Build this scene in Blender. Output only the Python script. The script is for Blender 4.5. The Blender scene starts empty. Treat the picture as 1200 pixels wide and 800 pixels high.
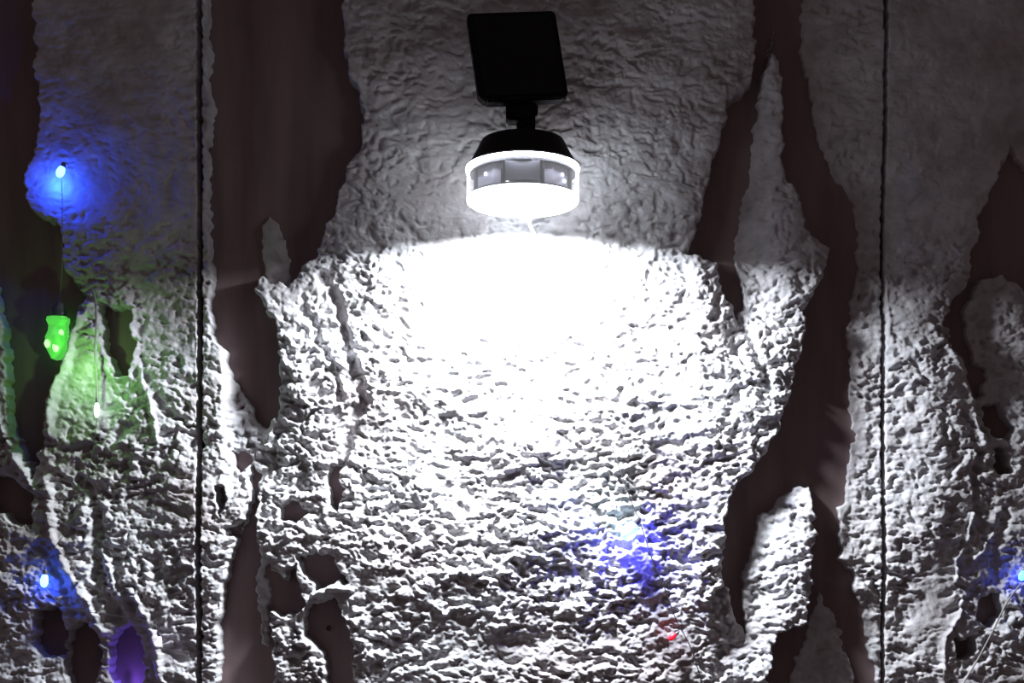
import bpy, bmesh, math, random
import numpy as np
from mathutils import Vector, Matrix

random.seed(7)
S = bpy.context.scene
COL = S.collection
RES = 1.3            # wall grid spacing in millimetres

# ------------------------------------------------------------------ helpers
def W(px, py, off=0.0):
    """millimetre map of the wall (x right, y down) -> world point, off = metres in front of the boards"""
    return Vector(((px - 600) / 1000.0, -off, 1.2 + (400 - py) / 1000.0))

CAM = Vector((0.0, -1.6, 0.935))

def tag(o, label, cat, group=None, kind=None):
    o['label'] = label
    o['category'] = cat
    if group: o['group'] = group
    if kind: o['kind'] = kind
    return o

def empty(name, loc):
    o = bpy.data.objects.new(name, None)
    COL.objects.link(o)
    o.location = loc
    o.empty_display_size = 0.02
    return o

def link_bm(name, bm, mat, parent=None, smooth=True, angle=40):
    me = bpy.data.meshes.new(name)
    bmesh.ops.recalc_face_normals(bm, faces=bm.faces)
    bm.to_mesh(me); bm.free()
    o = bpy.data.objects.new(name, me)
    COL.objects.link(o)
    me.materials.append(mat)
    if smooth:
        me.polygons.foreach_set('use_smooth', [True] * len(me.polygons))
        me.set_sharp_from_angle(angle=math.radians(angle))
    if parent: o.parent = parent
    return o

def new_mat(name):
    m = bpy.data.materials.new(name)
    m.use_nodes = True
    return m, m.node_tree, m.node_tree.nodes['Principled BSDF']

def simple(name, col, rough=0.5, metal=0.0, noise=0.0, scale=200, spec=0.5):
    m, t, b = new_mat(name)
    b.inputs['Base Color'].default_value = (*col, 1)
    b.inputs['Roughness'].default_value = rough
    b.inputs['Metallic'].default_value = metal
    b.inputs['Specular IOR Level'].default_value = spec
    if noise:
        tc = t.nodes.new('ShaderNodeTexCoord')
        n = t.nodes.new('ShaderNodeTexNoise'); n.inputs['Scale'].default_value = scale
        n.inputs['Detail'].default_value = 4
        r = t.nodes.new('ShaderNodeMapRange')
        r.inputs['To Min'].default_value = max(0.02, rough - noise)
        r.inputs['To Max'].default_value = min(1, rough + noise)
        t.links.new(tc.outputs['Object'], n.inputs['Vector'])
        t.links.new(n.outputs['Fac'], r.inputs['Value'])
        t.links.new(r.outputs['Result'], b.inputs['Roughness'])
        bp = t.nodes.new('ShaderNodeBump'); bp.inputs['Strength'].default_value = 0.15
        bp.inputs['Distance'].default_value = 0.001
        t.links.new(n.outputs['Fac'], bp.inputs['Height'])
        t.links.new(bp.outputs['Normal'], b.inputs['Normal'])
    return m

def glow(name, col, strength):
    m, t, b = new_mat(name)
    b.inputs['Base Color'].default_value = (*col, 1)
    b.inputs['Roughness'].default_value = 0.3
    b.inputs['Emission Color'].default_value = (*col, 1)
    b.inputs['Emission Strength'].default_value = strength
    return m

# ------------------------------------------------------------------ noise
def perlin(x, y, seed):
    rng = np.random.default_rng(seed)
    ang = rng.random(65536) * 2 * np.pi
    gx, gy = np.cos(ang), np.sin(ang)
    perm = rng.permutation(256)
    xi = np.floor(x).astype(np.int64); yi = np.floor(y).astype(np.int64)
    xf = x - xi; yf = y - yi
    def g(ix, iy, dx, dy):
        h = perm[(perm[ix & 255] + iy) & 255] * 256 + perm[(perm[iy & 255] + ix * 7) & 255]
        return gx[h] * dx + gy[h] * dy
    u = xf * xf * xf * (xf * (xf * 6 - 15) + 10); v = yf * yf * yf * (yf * (yf * 6 - 15) + 10)
    a = g(xi, yi, xf, yf); b = g(xi + 1, yi, xf - 1, yf)
    c = g(xi, yi + 1, xf, yf - 1); d = g(xi + 1, yi + 1, xf - 1, yf - 1)
    return 1.5 * ((a * (1 - u) + b * u) * (1 - v) + (c * (1 - u) + d * u) * v)

def worley(x, y, seed):
    rng = np.random.default_rng(seed)
    jx = rng.random(65536); jy = rng.random(65536); perm = rng.permutation(65536)
    xi = np.floor(x).astype(np.int64); yi = np.floor(y).astype(np.int64)
    d1 = np.full(x.shape, 9.0)
    for a in (-1, 0, 1):
        for b in (-1, 0, 1):
            h = perm[((xi + a) * 7919 + (yi + b) * 104729) & 65535]
            d1 = np.minimum(d1, np.hypot(xi + a + jx[h] - x, yi + b + jy[h] - y))
    return d1

def smooth(a, b, x):
    t = np.clip((x - a) / (b - a), 0, 1)
    return t * t * (3 - 2 * t)

def seg_dist(X, Y, pts, closed=False):
    d = np.full(X.shape, 1e9)
    n = len(pts)
    for i in range(n if closed else n - 1):
        x0, y0 = pts[i]; x1, y1 = pts[(i + 1) % n]
        dx, dy = x1 - x0, y1 - y0
        t = np.clip(((X - x0) * dx + (Y - y0) * dy) / (dx * dx + dy * dy + 1e-9), 0, 1)
        d = np.minimum(d, np.hypot(X - x0 - t * dx, Y - y0 - t * dy))
    return d

def poly_sdf(X, Y, pts, pad=60.0):
    """signed distance, negative inside (computed only near the polygon)"""
    P = np.array(pts)
    lo = P.min(0) - pad; hi = P.max(0) + pad
    out = np.full(X.shape, pad)
    m = (X > lo[0]) & (X < hi[0]) & (Y > lo[1]) & (Y < hi[1])
    x = X[m]; y = Y[m]
    d = seg_dist(x, y, pts, True)
    ins = np.zeros(x.shape, bool)
    n = len(pts)
    for i in range(n):
        x0, y0 = pts[i]; x1, y1 = pts[(i + 1) % n]
        if y0 == y1: continue
        c = ((y0 > y) != (y1 > y)) & (x < (x1 - x0) * (y - y0) / (y1 - y0) + x0)
        ins ^= c
    out[m] = np.where(ins, -d, d)
    return out

# ------------------------------------------------------------------ the map of bare board (no render left), millimetres
BARE = [
    # tall bare area on the left of the middle panel
    [(242,-170),(402,-170),(400,0),(402,60),(414,100),(427,135),(420,180),(405,195),(390,245),(375,285),(355,315),
     (337,333),(318,330),(303,322),(296,338),(305,352),(320,370),(322,395),(328,420),(325,440),(330,462),(320,488),(308,502),
     (295,480),(285,462),(266,442),(262,410),(250,395),(244,375)],
    # wedge between the bright middle and the right
    [(884,-170),(884,14),(886,65),(880,98),(857,120),(846,150),(838,180),(829,220),(818,265),(806,297),(828,299),(846,306),
     (846,330),(856,350),(866,372),(872,345),(868,318),(862,285),(866,255),(880,215),(886,150),(894,105),(906,60),(916,-170)],
    # long strip down the right of the middle panel with its hook
    [(918,190),(935,230),(945,265),(970,290),(968,315),(960,335),(948,348),(945,385),(938,420),(930,447),(920,478),(915,502),
     (904,517),(894,537),(880,555),(864,565),(856,590),(848,620),(848,650),(850,682),(858,705),(866,727),(874,738),(875,715),
     (872,698),(875,678),(882,650),(892,620),(894,600),(910,594),(925,580),(941,567),(954,570),(953,600),(960,625),(956,640),
     (953,672),(949,705),(946,732),(930,734),(914,742),(906,765),(902,800),(900,980),(1034,980),(1032,800),(1022,760),(1016,712),
     (1008,690),(998,664),(985,652),(990,640),(987,598),(998,562),(1008,502),(1000,470),(1002,430),(998,380),(1001,345),
     (1010,300),(1006,240),(985,205),(960,150),(945,60),(940,-170),(912,-170),(907,62),(919,100)],
    # right panel
    [(1166,215),(1150,255),(1143,290),(1134,338),(1118,350),(1109,376),(1114,400),(1134,428),(1150,436),(1138,400),(1136,362),
     (1150,330),(1178,320),(1215,345),(1215,200),(1185,170)],
    [(1136,430),(1152,424),(1162,440),(1158,462),(1142,464)],
    [(1155,478),(1172,474),(1190,500),(1186,516),(1170,512),(1158,500)],
    [(1166,522),(1184,528),(1184,552),(1172,560),(1164,545)],
    [(1152,700),(1172,694),(1176,722),(1160,735),(1146,728)],
    [(1118,752),(1140,748),(1142,768),(1124,774)],
    # left panel
    [(-170,-170),(38,-170),(40,60),(45,130),(38,180),(26,212),(36,250),(70,258),(74,318),(102,348),(92,372),(74,425),(62,455),
     (55,500),(46,528),(38,560),(22,522),(11,484),(5,400),(-10,330),(-170,300)],
    [(116,356),(150,358),(157,400),(150,436),(136,442),(126,412),(119,382)],
    [(-20,550),(18,560),(34,580),(42,604),(38,622),(20,612),(-20,590)],
    [(44,720),(68,712),(77,735),(75,768),(52,770),(40,750)],
    [(80,737),(97,728),(111,745),(120,762),(114,790),(106,830),(80,830),(77,770)],
    [(150,728),(164,750),(168,776),(160,830),(134,830),(129,768),(135,745)],
    # lower left of the middle panel
    [(294,548),(305,556),(302,590),(301,630),(306,650),(320,666),(334,680),(346,663),(351,680),(350,698),(356,711),(345,721),
     (322,716),(315,724),(319,752),(317,830),(254,830),(257,742),(260,692),(270,652),(281,622),(291,600),(293,570)],
    [(364,707),(385,700),(400,715),(410,741),(414,771),(413,830),(392,830),(381,772),(366,756),(356,741),(357,716)],
    [(346,653),(370,647),(390,655),(401,672),(407,683),(388,686),(372,690),(362,676),(354,664)],
    [(252,572),(262,570),(266,590),(258,604),(250,590)],
    [(266,614),(284,612),(278,630),(266,628)],
    [(325,594),(345,588),(362,600),(348,612),(328,608)],
    [(386,545),(398,540),(401,575),(396,597),(386,590)],
    [(270,530),(288,526),(292,545),(276,550)],
]
GROOVES = [  # (points, half width, depth)
    ([(380,322),(393,350),(400,378),(404,402),(414,430),(426,466),(410,500),(398,540)], 7, 13),
    ([(356,352),(372,400),(392,430),(398,470)], 5, 8),
    ([(326,498),(318,545),(306,560)], 5, 14),
    ([(868,372),(884,402),(888,422),(899,436),(902,452)], 6, 13),
    ([(852,330),(842,350),(838,372)], 6, 10),
    ([(1145,530),(1142,565),(1146,600)], 5, 10),
    ([(1105,500),(1118,535),(1112,560)], 4, 8),
    ([(118,600),(112,640),(120,690),(140,722)], 9, 8),
    ([(96,560),(112,590),(118,620)], 6, 8),
    ([(128,640),(140,670),(146,690)], 5, 8),
    ([(186,655),(190,672)], 6, 10),
    ([(45,640),(60,655),(78,690),(92,730)], 6, 10),
    ([(1180,600),(1165,640),(1168,680)], 6, 9),
]
RIDGES = [  # raised pale veins
    ([(1092,385),(1112,410),(1132,440),(1140,480),(1152,520)], 7, 7),
    ([(1140,600),(1132,640),(1120,655),(1120,680)], 3.0, 6),
    ([(1128,700),(1124,722),(1113,738),(1106,745),(1105,790)], 3.0, 6),
    ([(1165,620),(1150,646),(1138,662)], 3.0, 5),
    ([(94,372),(78,425),(66,455),(58,510)], 10, 8),
    ([(-5,478),(10,515),(24,545),(40,570)], 6, 7),
    ([(150,355),(158,400),(151,440)], 8, 5),
    ([(55,560),(60,620),(72,655),(95,690),(120,740)], 8, 6),
    ([(155,690),(172,720),(185,760),(190,800)], 8, 6),
    ([(164,430),(176,470),(186,520)], 5, 4),
    ([(368,696),(388,690),(410,690)], 5, 6),
    ([(1040,330),(1046,400)], 4, 4),
]
SMOOTHED = [  # trowelled smooth streaks
    [(160,330),(225,335),(226,420),(205,400),(165,420)],
    [(1045,340),(1100,330),(1100,380),(1060,400),(1045,420)],
    [(1080,660),(1105,650),(1105,760),(1075,750)],
    [(60,440),(90,400),(125,440),(130,500),(60,500)],
]
X0, X1, Y0, Y1 = -150.0, 1350.0, -150.0, 950.0
SEAM_L, SEAM_R = 239.2, 1032.0

def ndi(a, n=5):
    """box blur"""
    for ax_ in (0, 1):
        p = np.pad(a, [(n, n) if k == ax_ else (0, 0) for k in (0, 1)], mode='edge')
        c = np.cumsum(p, axis=ax_)
        c = np.concatenate([np.zeros_like(np.take(c, [0], ax_)), c], axis=ax_)
        m = a.shape[ax_]
        a = (np.take(c, range(2 * n + 1, 2 * n + 1 + m), ax_) - np.take(c, range(0, m), ax_)) / (2 * n + 1)
    return a

THIN = [  # thin smears of render left on the bare board
    [(303,262),(312,245),(322,252),(329,275),(334,300),(338,333),(308,336),(303,300)],
    [(299,592),(307,640),(313,700),(310,765),(300,745),(298,660)],
    [(966,690),(984,722),(1006,800),(1012,930),(912,930),(928,800),(948,735)],
]
def wall_fields(X, Y):
    # the map was measured on the face of the coat, a little nearer than the boards
    kf = 1.6 / (1.6 - 0.024)
    X = 600 + (X - 600) * kf; Y = 665 + (Y - 665) * kf
    wx = X + 5.0 * perlin(X / 26, Y / 22, 1) + 3.0 * perlin(X / 9, Y / 8, 2)
    wy = Y + 5.0 * perlin(X / 24, Y / 26, 3) + 3.0 * perlin(X / 9, Y / 9, 4)
    sd = np.full(X.shape, 60.0)
    big = np.full(X.shape, 150.0)
    for i, p in enumerate(BARE):
        q = poly_sdf(wx, wy, p, 150.0 if i < 4 else 60.0)
        sd = np.minimum(sd, q)
        if i < 4: big = np.minimum(big, q)
    smear = np.full(X.shape, -60.0)
    for p in THIN:
        smear = np.maximum(smear, -poly_sdf(wx, wy, p))
    # rough cast: lumps lying across, finer grains on them, deeper pits here and there
    ux = X + 8 * perlin(X / 40, Y / 40, 5); uy = Y + 8 * perlin(X / 40, Y / 34, 6)
    n1 = perlin(ux / 30, uy / 19, 11)
    n2 = perlin(ux / 15, uy / 9.5, 12)
    n3 = perlin(ux / 7.5, uy / 5.2, 13)
    n4 = perlin(X / 4.2, Y / 3.4, 14)
    pit = n2 * 0.75 + n3 * 0.55 + n1 * 0.35
    vx = X + 4.5 * perlin(X / 17, Y / 13, 15) + 2.0 * perlin(X / 6, Y / 6, 16); vy = Y + 4.0 * perlin(X / 16, Y / 14, 17) + 2.0 * perlin(X / 6, Y / 6, 18)
    c1 = worley(vx / 17, vy / 11, 61)
    c2 = worley(vx / 8.5 + 40, vy / 6.5 + 17, 62)
    lump = 4.2 * (0.75 - smooth(0.1, 1.0, c1)) + 2.6 * (0.6 - smooth(0.1, 0.95, c2))
    rough = 2.6 * n1 + 2.0 * n2 + 1.2 * n3 + 1.4 * n4 + lump * (0.9 + 0.5 * n1) - 6.0 * smooth(0.15, 0.5, -pit)
    amount = 0.75 + 0.55 * perlin(X / 95, Y / 80, 21)
    amount *= 0.46 + 0.54 * smooth(230, 330, Y)
    amount *= 0.42 + 0.58 * smooth(0.55, 1.25, np.hypot((X - 622) / 225, (Y - 400) / 160) + 0.25 * n1)   # relief flattened over the lamp's hot spot, shaped to imitate its washed-out white
    amount *= 1 - 0.6 * (1 - smooth(230, 380, Y + 40 * n1)) * np.clip(smooth(260, 210, X) + smooth(1000, 1060, X), 0, 1)
    for p in SMOOTHED:
        amount *= 0.35 + 0.65 * smooth(-6, 16, poly_sdf(wx, wy, p))
    amount *= 0.65 + 0.35 * smooth(0, 12, sd)
    amount = np.clip(amount, 0.12, 1.2)
    base = 26 + 6.0 * perlin(X / 170, Y / 150, 31) + 3.5 * perlin(X / 70, Y / 60, 32)
    h = base + rough * amount
    for pts, w, dep in GROOVES:
        d = seg_dist(wx, wy, pts)
        h -= dep * (1 - smooth(w * 0.35, w * 1.3, d)) * (0.75 + 0.5 * n1)
    for pts, w, up in RIDGES:
        d = seg_dist(wx * 0.5 + X * 0.5, wy * 0.5 + Y * 0.5, pts)
        h += up * (1 - smooth(0, w, d))
    # falls away to the board along ragged edges
    # (sheer on the side next to the lamp, feathered thin on the far side of a bare patch)
    gy, gx = np.gradient(ndi(big))
    rx = X - 612; ry = Y - 262
    dot = (gx * rx + gy * ry) / (np.hypot(gx, gy) * np.hypot(rx, ry) + 1e-6)
    far = smooth(0.0, 0.6, ndi(dot)) * smooth(145, 100, big)
    far = ndi(ndi(far, 13), 13) * (1 - 0.85 * smooth(110, 190, X) * (1 - smooth(256, 275, X)))
    feather = smooth(-6, 115, big) ** 0.85
    h = h * (1 - far * (1 - feather)) + (1.5 + 0.85 * rough * amount * smooth(-2, 14, big)) * far * (1 - feather)
    h = np.where(smear > sd, 3.0 + 0.25 * rough, h)
    sd = np.maximum(sd, smear)
    edge = smooth(-1.0, 1.4, sd)
    return h * edge - 6.0 * (1 - edge), sd

# ------------------------------------------------------------------ wall materials
def plaster_material():
    m, t, b = new_mat('rough_render')
    N = t.nodes.new; L = t.links.new
    tc = N('ShaderNodeTexCoord')
    n = N('ShaderNodeTexNoise'); n.inputs['Scale'].default_value = 9; n.inputs['Detail'].default_value = 6
    L(tc.outputs['Object'], n.inputs['Vector'])
    r = N('ShaderNodeValToRGB')
    r.color_ramp.elements[0].position = 0.30; r.color_ramp.elements[0].color = (0.40, 0.365, 0.37, 1)
    r.color_ramp.elements[1].position = 0.62; r.color_ramp.elements[1].color = (0.60, 0.60, 0.62, 1)
    L(n.outputs['Fac'], r.inputs['Fac'])
    n2 = N('ShaderNodeTexNoise'); n2.inputs['Scale'].default_value = 60; n2.inputs['Detail'].default_value = 5
    L(tc.outputs['Object'], n2.inputs['Vector'])
    r2 = N('ShaderNodeMapRange'); r2.inputs['From Min'].default_value = 0.3; r2.inputs['From Max'].default_value = 0.65
    r2.inputs['To Min'].default_value = 0.78; r2.inputs['To Max'].default_value = 1.06
    L(n2.outputs['Fac'], r2.inputs['Value'])
    mx = N('ShaderNodeMix'); mx.data_type = 'RGBA'; mx.blend_type = 'MULTIPLY'; mx.inputs['Factor'].default_value = 1
    L(r.outputs['Color'], mx.inputs['A']); L(r2.outputs['Result'], mx.inputs['B'])
    L(mx.outputs['Result'], b.inputs['Base Color'])
    b.inputs['Roughness'].default_value = 0.88
    b.inputs['Specular IOR Level'].default_value = 0.25
    n3 = N('ShaderNodeTexNoise'); n3.inputs['Scale'].default_value = 420; n3.inputs['Detail'].default_value = 3
    L(tc.outputs['Object'], n3.inputs['Vector'])
    bp = N('ShaderNodeBump'); bp.inputs['Strength'].default_value = 0.35; bp.inputs['Distance'].default_value = 0.0012
    L(n3.outputs['Fac'], bp.inputs['Height']); L(bp.outputs['Normal'], b.inputs['Normal'])
    return m

def board_material():
    m, t, b = new_mat('bare_brown_board')
    N = t.nodes.new; L = t.links.new
    tc = N('ShaderNodeTexCoord')
    mp = N('ShaderNodeMapping'); mp.inputs['Scale'].default_value = (28, 28, 4)
    L(tc.outputs['Object'], mp.inputs['Vector'])
    n = N('ShaderNodeTexNoise'); n.inputs['Scale'].default_value = 1; n.inputs['Detail'].default_value = 5
    L(mp.outputs['Vector'], n.inputs['Vector'])
    r = N('ShaderNodeValToRGB')
    r.color_ramp.elements[0].position = 0.32; r.color_ramp.elements[0].color = (0.185, 0.132, 0.134, 1)
    r.color_ramp.elements[1].position = 0.70; r.color_ramp.elements[1].color = (0.285, 0.212, 0.215, 1)
    L(n.outputs['Fac'], r.inputs['Fac']); L(r.outputs['Color'], b.inputs['Base Color'])
    b.inputs['Roughness'].default_value = 0.8
    b.inputs['Specular IOR Level'].default_value = 0.2
    return m

PLASTER = plaster_material()
BOARD = board_material()
BACKING = simple('black_backing', (0.006, 0.005, 0.005), 0.9, noise=0.05, scale=40, spec=0.1)

# ------------------------------------------------------------------ the wall: three boards, each with its coat of render
def make_panel(name, xa, xb, label):
    th = 0.022
    bm = bmesh.new()
    # board: gently bowed front with real thickness
    nx = max(2, int((xb - xa) / 8)); nz = int((Y1 - Y0) / 8)
    gx = np.linspace(xa, xb, nx + 1); gy = np.linspace(Y0, Y1, nz + 1)
    GX, GY = np.meshgrid(gx, gy)
    H = 1.6 * perlin(GX / 60, GY / 190, 41) + 0.8 * perlin(GX / 25, GY / 70, 42)
    hole = np.zeros_like(H)
    V = [[bm.verts.new(W(GX[j, i], GY[j, i], H[j, i] / 1000.0)) for i in range(nx + 1)] for j in range(nz + 1)]
    for j in range(nz):
        for i in range(nx):
            bm.faces.new((V[j][i], V[j + 1][i], V[j + 1][i + 1], V[j][i + 1]))
    border = [e for e in bm.edges if e.is_boundary]
    ret = bmesh.ops.extrude_edge_only(bm, edges=border)
    nv = [v for v in ret['geom'] if isinstance(v, bmesh.types.BMVert)]
    for v in nv: v.co.y = th
    bmesh.ops.contextual_create(bm, geom=[e for e in bm.edges if e.is_boundary])
    board = link_bm(name, bm, BOARD, angle=35)
    tag(board, label, 'wall panel', kind='structure')
    # the coat
    gx = np.arange(xa, xb + 0.01, (xb - xa) / round((xb - xa) / RES)); gy = np.arange(Y0, Y1 + 0.01, RES)
    nx, ny = len(gx), len(gy)
    X, Y = np.meshgrid(gx, gy)
    Hh, sd = wall_fields(X, Y)
    # chipped seam edges, rounded back to the board
    ea = smooth(0, 1.1, X - xa - 0.3 - 1.0 * perlin(Y / 11, X * 0 + xa, 51))
    eb = smooth(0, 1.1, xb - X - 0.3 - 1.0 * perlin(Y / 11, X * 0 + xb, 52))
    e = ea * eb
    Hh = Hh * e - 5 * (1 - e)
    co = np.empty((ny * nx, 3), np.float32)
    co[:, 0] = ((X - 600) / 1000).ravel(); co[:, 1] = (-Hh / 1000).ravel(); co[:, 2] = (1.2 + (400 - Y) / 1000).ravel()
    idx = np.arange(nx * ny).reshape(ny, nx)
    q = np.stack([idx[:-1, :-1], idx[1:, :-1], idx[1:, 1:], idx[:-1, 1:]], -1).reshape(-1, 4)
    keep = Hh.ravel()[q].max(1) > -3.0
    q = q[keep]
    used = np.zeros(nx * ny, bool); used[q.ravel()] = True
    remap = np.cumsum(used) - 1
    q = remap[q].astype(np.int32); co = co[used]
    me = bpy.data.meshes.new('plaster_coat')
    me.vertices.add(len(co)); me.vertices.foreach_set('co', co.ravel())
    me.loops.add(q.size); me.loops.foreach_set('vertex_index', q.ravel())
    me.polygons.add(len(q)); me.polygons.foreach_set('loop_start', np.arange(0, q.size, 4, dtype=np.int32))
    me.polygons.foreach_set('use_smooth', np.ones(len(q), bool))
    me.update(calc_edges=True); me.validate()
    me.materials.append(PLASTER)
    o = bpy.data.objects.new('plaster_coat', me); COL.objects.link(o)
    o.parent = board
    o['label'] = 'rough pale grey plaster flaking off in patches'
    return board

make_panel('wall_left', X0, SEAM_L - 1.9, 'left wall panel of rough grey plaster with blue and green fairy lights')
mid = make_panel('wall_middle', SEAM_L + 1.9, SEAM_R - 1.1, 'wide middle wall panel of rough plaster lit white under the lamp')
make_panel('wall_right', SEAM_R + 1.1, X1, 'right wall panel of rough grey plaster beyond the right seam')
bm = bmesh.new()
bmesh.ops.create_cube(bm, size=1)
bmesh.ops.scale(bm, vec=((X1 - X0) / 1000, 0.03, (Y1 - Y0) / 1000), verts=bm.verts)
bmesh.ops.translate(bm, vec=W((X0 + X1) / 2, (Y0 + Y1) / 2, -0.0372), verts=bm.verts)
bk = link_bm('wall_back', bm, BACKING, smooth=False)
tag(bk, 'black backing wall seen only in the two narrow vertical seams', 'wall', kind='structure')

# screw hole in the bare oval, lower left of the middle panel
bm = bmesh.new()
prof = [(0.0, -0.003), (0.0018, -0.003), (0.0021, 0.0002), (0.0024, 0.0003), (0.0026, -0.0008)]
def lathe(bm, prof, seg=32, close=False):
    rings = []
    for r, z in prof:
        if r < 1e-6: rings.append([bm.verts.new((0, 0, z))])
        else: rings.append([bm.verts.new((r * math.cos(2 * math.pi * k / seg), r * math.sin(2 * math.pi * k / seg), z)) for k in range(seg)])
    n = len(rings)
    for i in range(n if close else n - 1):
        a, b = rings[i], rings[(i + 1) % n]
        for k in range(seg):
            k2 = (k + 1) % seg
            if len(a) == 1 and len(b) == 1: continue
            if len(a) == 1: bm.faces.new((a[0], b[k], b[k2]))
            elif len(b) == 1: bm.faces.new((a[k], a[k2], b[0]))
            else: bm.faces.new((a[k], a[k2], b[k2], b[k]))
    return bm
lathe(bm, prof, 20)
bmesh.ops.rotate(bm, matrix=Matrix.Rotation(math.radians(90), 3, 'X'), verts=bm.verts, cent=(0, 0, 0))
bmesh.ops.translate(bm, vec=W(385, 736, 0.0022), verts=bm.verts)
link_bm('screw_hole', bm, simple('hole_black', (0.004, 0.003, 0.003), 0.9, noise=0.05), mid)

# ------------------------------------------------------------------ tubes
def tube(bm, pts, r, seg=8, taper=None):
    pts = [Vector(p) for p in pts]
    rings = []
    up = Vector((0.13, 0.9, 0.31))
    for i, p in enumerate(pts):
        d = (pts[min(i + 1, len(pts) - 1)] - pts[max(i - 1, 0)]).normalized()
        a = d.cross(up).normalized(); b = d.cross(a).normalized()
        rr = r if taper is None else r * taper[i]
        rings.append([bm.verts.new(p + rr * (math.cos(2 * math.pi * k / seg) * a + math.sin(2 * math.pi * k / seg) * b)) for k in range(seg)])
    for i in range(len(rings) - 1):
        for k in range(seg):
            k2 = (k + 1) % seg
            bm.faces.new((rings[i][k], rings[i][k2], rings[i + 1][k2], rings[i + 1][k]))
    bm.faces.new(rings[0]); bm.faces.new(rings[-1])

def spline(pts, n=8):
    P = [Vector(p) for p in pts]
    P = [P[0] * 2 - P[1]] + P + [P[-1] * 2 - P[-2]]
    out = []
    for i in range(1, len(P) - 2):
        for k in range(n):
            t = k / n
            p0, p1, p2, p3 = P[i - 1:i + 3]
            out.append(0.5 * (2 * p1 + (p2 - p0) * t + (2 * p0 - 5 * p1 + 4 * p2 - p3) * t * t + (3 * p1 - p0 - 3 * p2 + p3) * t ** 3))
    out.append(P[-2])
    return out

# ------------------------------------------------------------------ the solar lamp
BLACK = simple('black_plastic', (0.004, 0.003, 0.0045), 0.55, noise=0.08, scale=300, spec=0.2)
CELL = simple('dark_solar_glass', (0.004, 0.004, 0.008), 0.35, noise=0.05, scale=80, spec=0.25)
GRIDM = simple('solar_busbar', (0.02, 0.02, 0.024), 0.5, metal=0.3, noise=0.05)
DRUM = simple('grey_reflector', (0.42, 0.41, 0.48), 0.45, metal=0.0, noise=0.1, scale=150)
POST = simple('dark_post', (0.02, 0.02, 0.025), 0.5, noise=0.05)
DIFF = glow('white_diffuser', (0.93, 0.965, 1.0), 4.0)
RIM = glow('edge_lit_rim', (0.89, 0.94, 1.0), 60.0)
CHIP = glow('led_chip', (0.9, 0.94, 1.0), 3.0)
CORD = simple('white_cord', (0.85, 0.85, 0.85), 0.6, noise=0.05)

# acrylic: a thin closed shell that lets light through and glows faintly inside its thickness
ACR = bpy.data.materials.new('clear_acrylic'); ACR.use_nodes = True
t = ACR.node_tree; t.nodes.clear()
out = t.nodes.new('ShaderNodeOutputMaterial')
tr = t.nodes.new('ShaderNodeBsdfTransparent'); tr.inputs['Color'].default_value = (0.97, 0.97, 0.985, 1)
gl = t.nodes.new('ShaderNodeBsdfGlossy'); gl.inputs['Roughness'].default_value = 0.08
mx = t.nodes.new('ShaderNodeMixShader'); mx.inputs['Fac'].default_value = 0.04
t.links.new(tr.outputs[0], mx.inputs[1]); t.links.new(gl.outputs[0], mx.inputs[2])
t.links.new(mx.outputs[0], out.inputs['Surface'])
ve = t.nodes.new('ShaderNodeEmission'); ve.inputs['Color'].default_value = (0.93, 0.95, 1.0, 1); ve.inputs['Strength'].default_value = 42.0
t.links.new(ve.outputs[0], out.inputs['Volume'])

LZ = 1.328                # height of the diffuser's underside
LD = 0.118                # lamp axis in front of the boards
def through(px, py, off):
    """point at a given distance before the wall that stands over a spot of the wall map as seen from the camera height"""
    w = W(px, py); k = (1.6 - off) / 1.6
    return Vector((w.x * k, -off, CAM.z + (w.z - CAM.z) * k))
ax = through(612.5, 230, LD).x
lamp = empty('solar_wall_lamp', (ax, -LD, LZ))
tag(lamp, 'black solar wall lamp with round glowing head and square panel on top', 'lamp')

R = 0.0612
# diffuser: shallow disc with rounded lip
bm = bmesh.new()
lathe(bm, [(0, 0.0), (R * 0.80, 0.0), (R * 0.93, 0.0008), (R * 0.985, 0.003), (R * 1.0, 0.006), (R * 0.99, 0.0075), (0, 0.0075)], 72)
link_bm('diffuser', bm, DIFF, lamp)
ld = bpy.data.lights.new('lamp_light', 'AREA'); ld.shape = 'DISK'; ld.size = 0.100; ld.energy = 15
ld.spread = math.radians(165); ld.color = (0.885, 0.935, 1.0)
lo = bpy.data.objects.new('lamp_light', ld); COL.objects.link(lo); lo.location = (ax, -LD, LZ - 0.0008)
# clear ring
bm = bmesh.new()
lathe(bm, [(R, 0.0078), (R, 0.0365), (R - 0.0022, 0.0365), (R - 0.0022, 0.0078)], 72, close=True)
hs = link_bm('clear_housing', bm, ACR, lamp)
hs['label'] = 'clear plastic ring showing the grey inside of the lamp'
# bright upper rim of the clear ring
bm = bmesh.new()
lathe(bm, [(R - 0.0010, 0.0368), (R + 0.0003, 0.0368), (R + 0.0006, 0.0385), (R + 0.0001, 0.0402), (R - 0.0010, 0.0402)], 72, close=True)
link_bm('lit_rim', bm, RIM, lamp)
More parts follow.
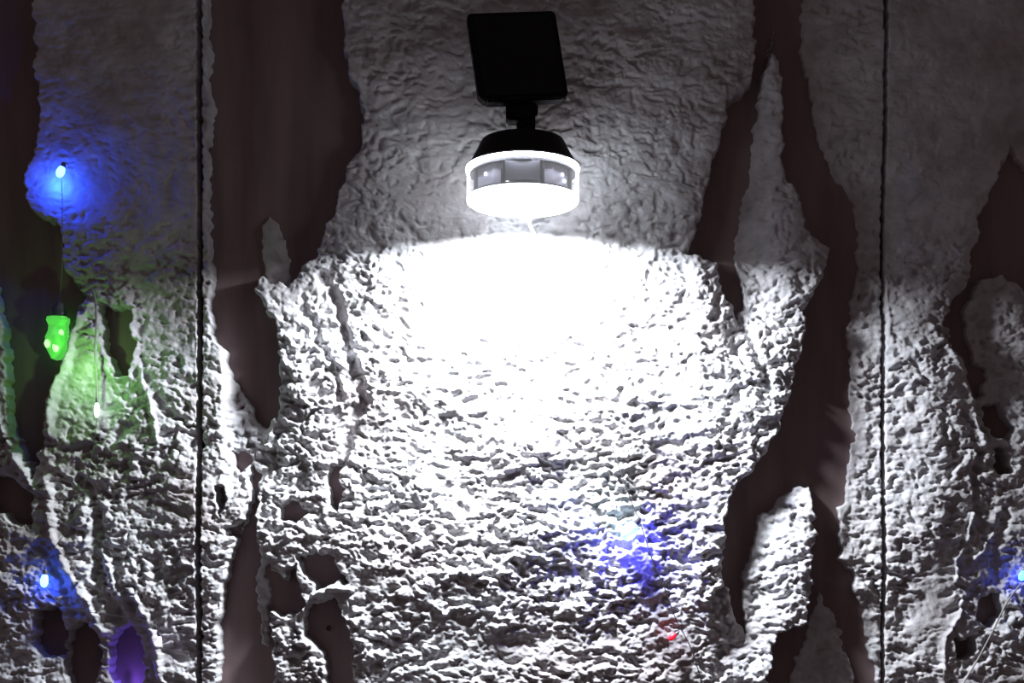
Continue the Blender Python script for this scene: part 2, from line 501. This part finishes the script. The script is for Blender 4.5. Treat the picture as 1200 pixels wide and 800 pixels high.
# inside drum with flat panels
bm = bmesh.new()
lathe(bm, [(0, 0.0085), (0.0535, 0.0085), (0.0540, 0.0100), (0.0540, 0.0335), (0.0535, 0.0355), (0, 0.0355)], 10)
bmesh.ops.rotate(bm, matrix=Matrix.Rotation(math.radians(18), 3, 'Z'), verts=bm.verts, cent=(0, 0, 0))
drum = link_bm('reflector_drum', bm, DRUM, lamp, smooth=False)
def box(bm, sx, sy, sz, loc, rotz=0.0, bev=0.0):
    r = bmesh.ops.create_cube(bm, size=1)
    vs = r['verts']
    bmesh.ops.scale(bm, vec=(sx, sy, sz), verts=vs)
    if bev:
        es = list({e for v in vs for e in v.link_edges})
        rb = bmesh.ops.bevel(bm, geom=es, offset=bev, segments=2, affect='EDGES', clamp_overlap=True)
        vs = list({v for f in rb['faces'] for v in f.verts} | {v for v in vs if v.is_valid})
    M = Matrix.Translation(loc) @ Matrix.Rotation(rotz, 4, 'Z')
    for v in vs: v.co = M @ v.co
def polar(r, deg, z):
    a = math.radians(deg)
    return Vector((r * math.cos(a), r * math.sin(a), z)), a
for deg in (247, 292, 202, 337, 150, 30, 90):
    p, a = polar(0.0542, deg, 0.022)
    bm = bmesh.new(); box(bm, 0.004, 0.0035, 0.026, p, a, 0.0006)
    link_bm('divider_post', bm, POST, lamp)
p, a = polar(0.0548, 269.5, 0.0222)
bm = bmesh.new(); box(bm, 0.0030, 0.0375, 0.0215, p, a, 0.0008)
link_bm('sensor_plate', bm, simple('dark_grey_plate', (0.12, 0.12, 0.14), 0.5, noise=0.08), lamp)
for deg, z in ((281, 0.031), (253, 0.0128), (322, 0.024), (326, 0.018), (222, 0.024), (120, 0.024), (60, 0.024)):
    p, a = polar(0.0562 if 240 < deg < 300 else 0.0535, deg, z)
    bm = bmesh.new(); box(bm, 0.0016, 0.0034, 0.0034, p, a, 0.0004)
    link_bm('led_chip', bm, CHIP, lamp)
# dark gaskets above and below the clear ring
bm = bmesh.new()
lathe(bm, [(0.040, 0.0330), (R - 0.0032, 0.0330), (R - 0.0032, 0.0366), (0.040, 0.0366)], 72, close=True)
lathe(bm, [(0.046, 0.0079), (R - 0.0032, 0.0079), (R - 0.0032, 0.0100), (0.046, 0.0100)], 72, close=True)
link_bm('gasket', bm, POST, lamp)
# cap: stepped cone
bm = bmesh.new()
lathe(bm, [(0, 0.0400), (R - 0.0008, 0.0404), (R - 0.0004, 0.0418), (R - 0.0035, 0.0445), (0.0562, 0.0470), (0.0508, 0.0570), (0.0462, 0.0665),
           (0.0445, 0.0692), (0.041, 0.0702), (0.016, 0.0706), (0, 0.0706)], 72)
link_bm('cap', bm, BLACK, lamp, angle=25)
# neck: post on the cap, hinge block above, with its screw
bm = bmesh.new()
box(bm, 0.0150, 0.018, 0.026, (0.0062, 0.001, 0.0815), 0, 0.002)
link_bm('neck_post', bm, BLACK, lamp)
bm = bmesh.new()
box(bm, 0.0320, 0.022, 0.030, (-0.0022, 0.002, 0.1055), 0, 0.002)
hinge = link_bm('hinge_block', bm, BLACK, lamp)
bm = bmesh.new()
lathe(bm, [(0, 0), (0.0058, 0), (0.0062, 0.001), (0.0062, 0.0022), (0.005, 0.003), (0, 0.003)], 16)
bmesh.ops.rotate(bm, matrix=Matrix.Rotation(math.radians(90), 3, 'Y'), verts=bm.verts, cent=(0, 0, 0))
bmesh.ops.translate(bm, vec=(0.0136, 0.002, 0.1040), verts=bm.verts)
link_bm('hinge_screw', bm, BLACK, hinge)
# arm back to the wall and its plate
bm = bmesh.new()
tube(bm, [(0.002, 0.008, 0.090), (0.002, 0.05, 0.090), (0.002, LD - 0.018, 0.088)], 0.0085, 16)
arm = link_bm('wall_arm', bm, BLACK, lamp)
bm = bmesh.new()
box(bm, 0.046, 0.026, 0.052, (0.002, LD - 0.0135, 0.088), 0, 0.003)
link_bm('mounting_plate', bm, BLACK, lamp)
# solar panel: bevelled tray with a darker cell face, leaning back and turned a little
def panel_matrix():
    return Matrix.Translation((-0.0060, 0.002, 0.1600)) @ Matrix.Rotation(math.radians(5.5), 4, 'Y').inverted() @ Matrix.Rotation(math.radians(9), 4, 'Z') @ Matrix.Rotation(math.radians(-14), 4, 'X')
PM = panel_matrix()
bm = bmesh.new()
w, h2, c = 0.0490, 0.0550, 0.0065
outl = [(-w, h2 - c * .35), (-w + c * .5, h2), (w - c * .5, h2), (w, h2 - c * .4), (w, -h2 + c), (w - c, -h2), (-w + c * 1.2, -h2), (-w, -h2 + c * 1.2)]
fr = [bm.verts.new((x, -0.006, z)) for x, z in outl]
f0 = bm.faces.new(fr)
ex = bmesh.ops.extrude_face_region(bm, geom=[f0])
bmesh.ops.translate(bm, vec=(0, 0.012, 0), verts=[v for v in ex['geom'] if isinstance(v, bmesh.types.BMVert)])
bmesh.ops.bevel(bm, geom=[e for e in bm.edges], offset=0.0015, segments=2, affect='EDGES')
for v in bm.verts: v.co = PM @ v.co
pan = link_bm('solar_panel', bm, BLACK, lamp, angle=30)
bm = bmesh.new()
box(bm, 0.086, 0.0014, 0.098, (0, -0.0064, 0), 0, 0.0005)
for v in bm.verts: v.co = PM @ v.co
cell = link_bm('solar_cell', bm, CELL, pan)
# pull cord below the diffuser
bm = bmesh.new()
p0 = Vector((0.004, 0.045, 0.0008))
tube(bm, spline([p0, p0 + Vector((0.0045, 0.002, -0.010)), p0 + Vector((0.0085, 0.003, -0.019)), p0 + Vector((0.0130, 0.003, -0.030))], 5), 0.0013, 8)
link_bm('pull_cord', bm, CORD, lamp)

# ------------------------------------------------------------------ fairy lights
WIRE = simple('clear_wire', (0.30, 0.29, 0.28), 0.35, noise=0.05)
WIRE_D = simple('dark_wire', (0.05, 0.05, 0.055), 0.5, noise=0.05)
SOCK = simple('clear_socket', (0.10, 0.10, 0.11), 0.3, noise=0.05)
def face(px, py, r=7):
    """metres from the boards to the highest render around a spot"""
    g = np.arange(-r, r + 1, 1.4)
    X, Y = np.meshgrid(600 + (px - 600) * 0.985 + np.linspace(-12, 12, 24), 665 + (py - 665) * 0.985 + np.linspace(-12, 12, 24))
    h, sd = wall_fields(X, Y)
    m = np.hypot(X - X.mean(), Y - Y.mean()) < r
    return max(0.0, float(h[m].max())) / 1000.0
def P(px, py, clear):
    """point hanging a given clearance before the render, over a spot of the map"""
    return through(px, py, face(px, py) + clear)

def fairy(parent, name, px, py, clear, col, strength, power, length=0.011, rad=0.0036, tilt=0.0, lumpy=0.0, lclear=0.014, lcol=None, lxy=(0, 0), label=None):
    c = P(px, py, clear)
    m = glow(name + '_glow', col, strength)
    bm = bmesh.new()
    L = length
    prof = [(0, -L * .5), (rad * .55, -L * .44), (rad * .9, -L * .25), (rad, 0.0), (rad * .8, L * .28), (rad * .5, L * .45), (0, L * .5)]
    if lumpy:
        prof = [(0, -L * .5), (rad * .40, -L * .47), (rad * .62, -L * .36), (rad * .95, -L * .15), (rad * 1.05, L * .02), (rad * .80, L * .16),
                (rad * .70, L * .27), (rad * .92, L * .38), (rad * .85, L * .46), (0, L * .5)]
    lathe(bm, prof, 18)
    if lumpy:
        for v in bm.verts:
            a = math.atan2(v.co.y, v.co.x)
            v.co.xy *= 1 + lumpy * math.sin(3 * a + v.co.z * 180) + lumpy * .6 * math.sin(5 * a - v.co.z * 300)
    M = Matrix.Translation(c - parent.location) @ Matrix.Rotation(tilt, 4, 'Y')
    for v in bm.verts: v.co = M @ v.co
    o = link_bm(name, bm, m, parent)
    if label: o['label'] = label
    bm = bmesh.new()
    lathe(bm, [(0, L * .42), (rad * .55, L * .42), (rad * .6, L * .62), (rad * .35, L * .78), (0, L * .78)], 12)
    for v in bm.verts: v.co = M @ v.co
    link_bm('socket', bm, SOCK, o)
    ld = bpy.data.lights.new(name + '_light', 'POINT'); ld.energy = power; ld.color = lcol or col; ld.shadow_soft_size = 0.0018
    lo = bpy.data.objects.new(name + '_light', ld); COL.objects.link(lo)
    lo.location = P(px + lxy[0], py + lxy[1], lclear)
    return o
def wire(parent, pts, r, mat, name='wire'):
    bm = bmesh.new()
    tube(bm, [p - parent.location for p in spline([P(*p) for p in pts], 10)], r, 8)
    return link_bm(name, bm, mat, parent)

BLUE = (0.05, 0.16, 1.0); BLUEL = (0.06, 0.07, 1.0)
GREEN = (0.12, 0.9, 0.12)
ls = empty('fairy_light_string', W(74, 200, 0.04))
tag(ls, 'fairy light string with blue and green bulbs hanging down the left panel', 'fairy lights')
wire(ls, [(72,211,.016),(73,235,.014),(73,258,.014),(73,285,.014),(73,310,.012),(71,340,.012),(69,358,.016)], 0.0005, WIRE)
wire(ls, [(108,340,.006),(112,355,.010),(113,380,.012),(111,410,.012),(113,440,.012),(113.5,470,.012)], 0.0013, WIRE)
wire(ls, [(114,489,.012),(106,540,.010),(84,610,.010),(58,650,.010),(52,668,.014)], 0.0004, WIRE_D)
wire(ls, [(52,690,.014),(80,712,.012),(140,722,.012),(178,730,.012),(187,742,.012)], 0.0004, WIRE_D)
fairy(ls, 'blue_bulb', 71, 201, .016, BLUE, 14, 0.17, 0.014, 0.0048, 0.4, lcol=(0.012, 0.06, 1.0), lxy=(-5, 13), lclear=0.013, label='large blue bulb glowing near the top')
gb = fairy(ls, 'green_bulb', 68, 396, .020, (0.12, 0.80, 0.10), 0.62, 0.10, 0.052, 0.0145, 0.05, lumpy=0.14, lxy=(28, 36), lclear=0.038, lcol=(0.25, 0.8, 0.15), label='large lumpy green bulb')
for dx, dy, rr in ((-9, 8, 0.0034), (7, -4, 0.0030), (1, 12, 0.0040)):
    bm = bmesh.new()
    bmesh.ops.create_icosphere(bm, subdivisions=2, radius=rr)
    c = P(68, 396, .020) - ls.location + Vector((dx / 1000, -0.0105, -dy / 1000))
    for v in bm.verts: v.co = Vector((v.co.x, v.co.y, v.co.z * 1.5)) + c
    link_bm('led', bm, glow('green_led', (0.55, 1.0, 0.45), 1.1), gb)
fairy(ls, 'drop_bulb', 113.5, 480, .012, (0.75, 1.0, 0.8), 4, 0.008, 0.018, 0.0030, 0.0, lcol=(0.2, 0.9, 0.3), label='small white green drop bulb')
fairy(ls, 'blue_bulb', 52, 680, .014, (0.1, 0.35, 1.0), 8, 0.022, 0.016, 0.0045, 0.1, lcol=(0.02, 0.05, 1.0), lxy=(2, 6), lclear=0.009, label='lower blue bulb')
fairy(ls, 'violet_bulb', 187, 751, .012, (0.75, 0.7, 1.0), 3, 0.002, 0.012, 0.0028, 0.0, lcol=(0.3, 0.2, 1.0), label='tiny violet white bulb')
fairy(ls, 'violet_bulb', 150, 812, .014, (0.3, 0.2, 1.0), 3, 0.05, 0.012, 0.0028, 0.0, lcol=(0.20, 0.10, 1.0), lclear=0.022)

cs = empty('fairy_light_string', W(722, 545, 0.05))
tag(cs, 'thin dark fairy light wire slanting across the bright plaster below the lamp', 'fairy lights')
wire(cs, [(716,520,.004),(727,552,.010),(741,590,.014),(752,618,.014),(766,660,.012),(780,692,.012),(792,725,.012),(812,765,.010),(830,830,.008)], 0.0006, WIRE_D)
fairy(cs, 'cyan_bulb', 738, 622, .012, (0.45, 0.85, 1.0), 1.0, 0.15, 0.024, 0.0090, 0.6, lcol=(0.08, 0.08, 1.0), lclear=0.024, lxy=(6, 16), label='cyan blue bulb')
fairy(cs, 'red_bulb', 788, 746, .008, (0.8, 0.03, 0.06), 0.30, 0.003, 0.012, 0.0036, 0.9, lcol=(1.0, 0.03, 0.05), lclear=0.012, label='dim red bulb')

rs = empty('fairy_light_string', W(1198, 675, 0.04))
tag(rs, 'pale fairy light wire with one blue bulb at the right edge', 'fairy lights')
wire(rs, [(1196,684,.012),(1180,706,.012),(1163,740,.012),(1146,772,.012),(1128,802,.012),(1100,850,.010)], 0.0010, WIRE)
fairy(rs, 'blue_bulb', 1198, 674, .012, BLUE, 8, 0.008, 0.013, 0.0042, 0.3, lclear=0.009, lxy=(-4, 4), lcol=(0.04, 0.06, 1.0))

# ------------------------------------------------------------------ dim night surroundings
wd = bpy.data.worlds.new('night'); S.world = wd; wd.use_nodes = True
bg = wd.node_tree.nodes['Background']
bg.inputs['Color'].default_value = (1.0, 0.77, 0.80, 1); bg.inputs['Strength'].default_value = 0.064

# ------------------------------------------------------------------ camera
cd = bpy.data.cameras.new('camera'); cam = bpy.data.objects.new('camera', cd); COL.objects.link(cam)
cam.location = CAM; cam.rotation_euler = (math.radians(90), 0, 0)
cd.sensor_fit = 'HORIZONTAL'; cd.sensor_width = 36; cd.lens = 36 * 1.6 / 1.2
cd.shift_y = (1.2 - CAM.z) / 1.2
cd.clip_start = 0.01
S.camera = cam

S.view_settings.view_transform = 'Standard'
S.view_settings.look = 'None'
S.view_settings.gamma = 1; S.view_settings.exposure = 0.0
S.view_settings.use_curve_mapping = False
S.cycles.use_denoising = True
S.cycles.sample_clamp_indirect = 4
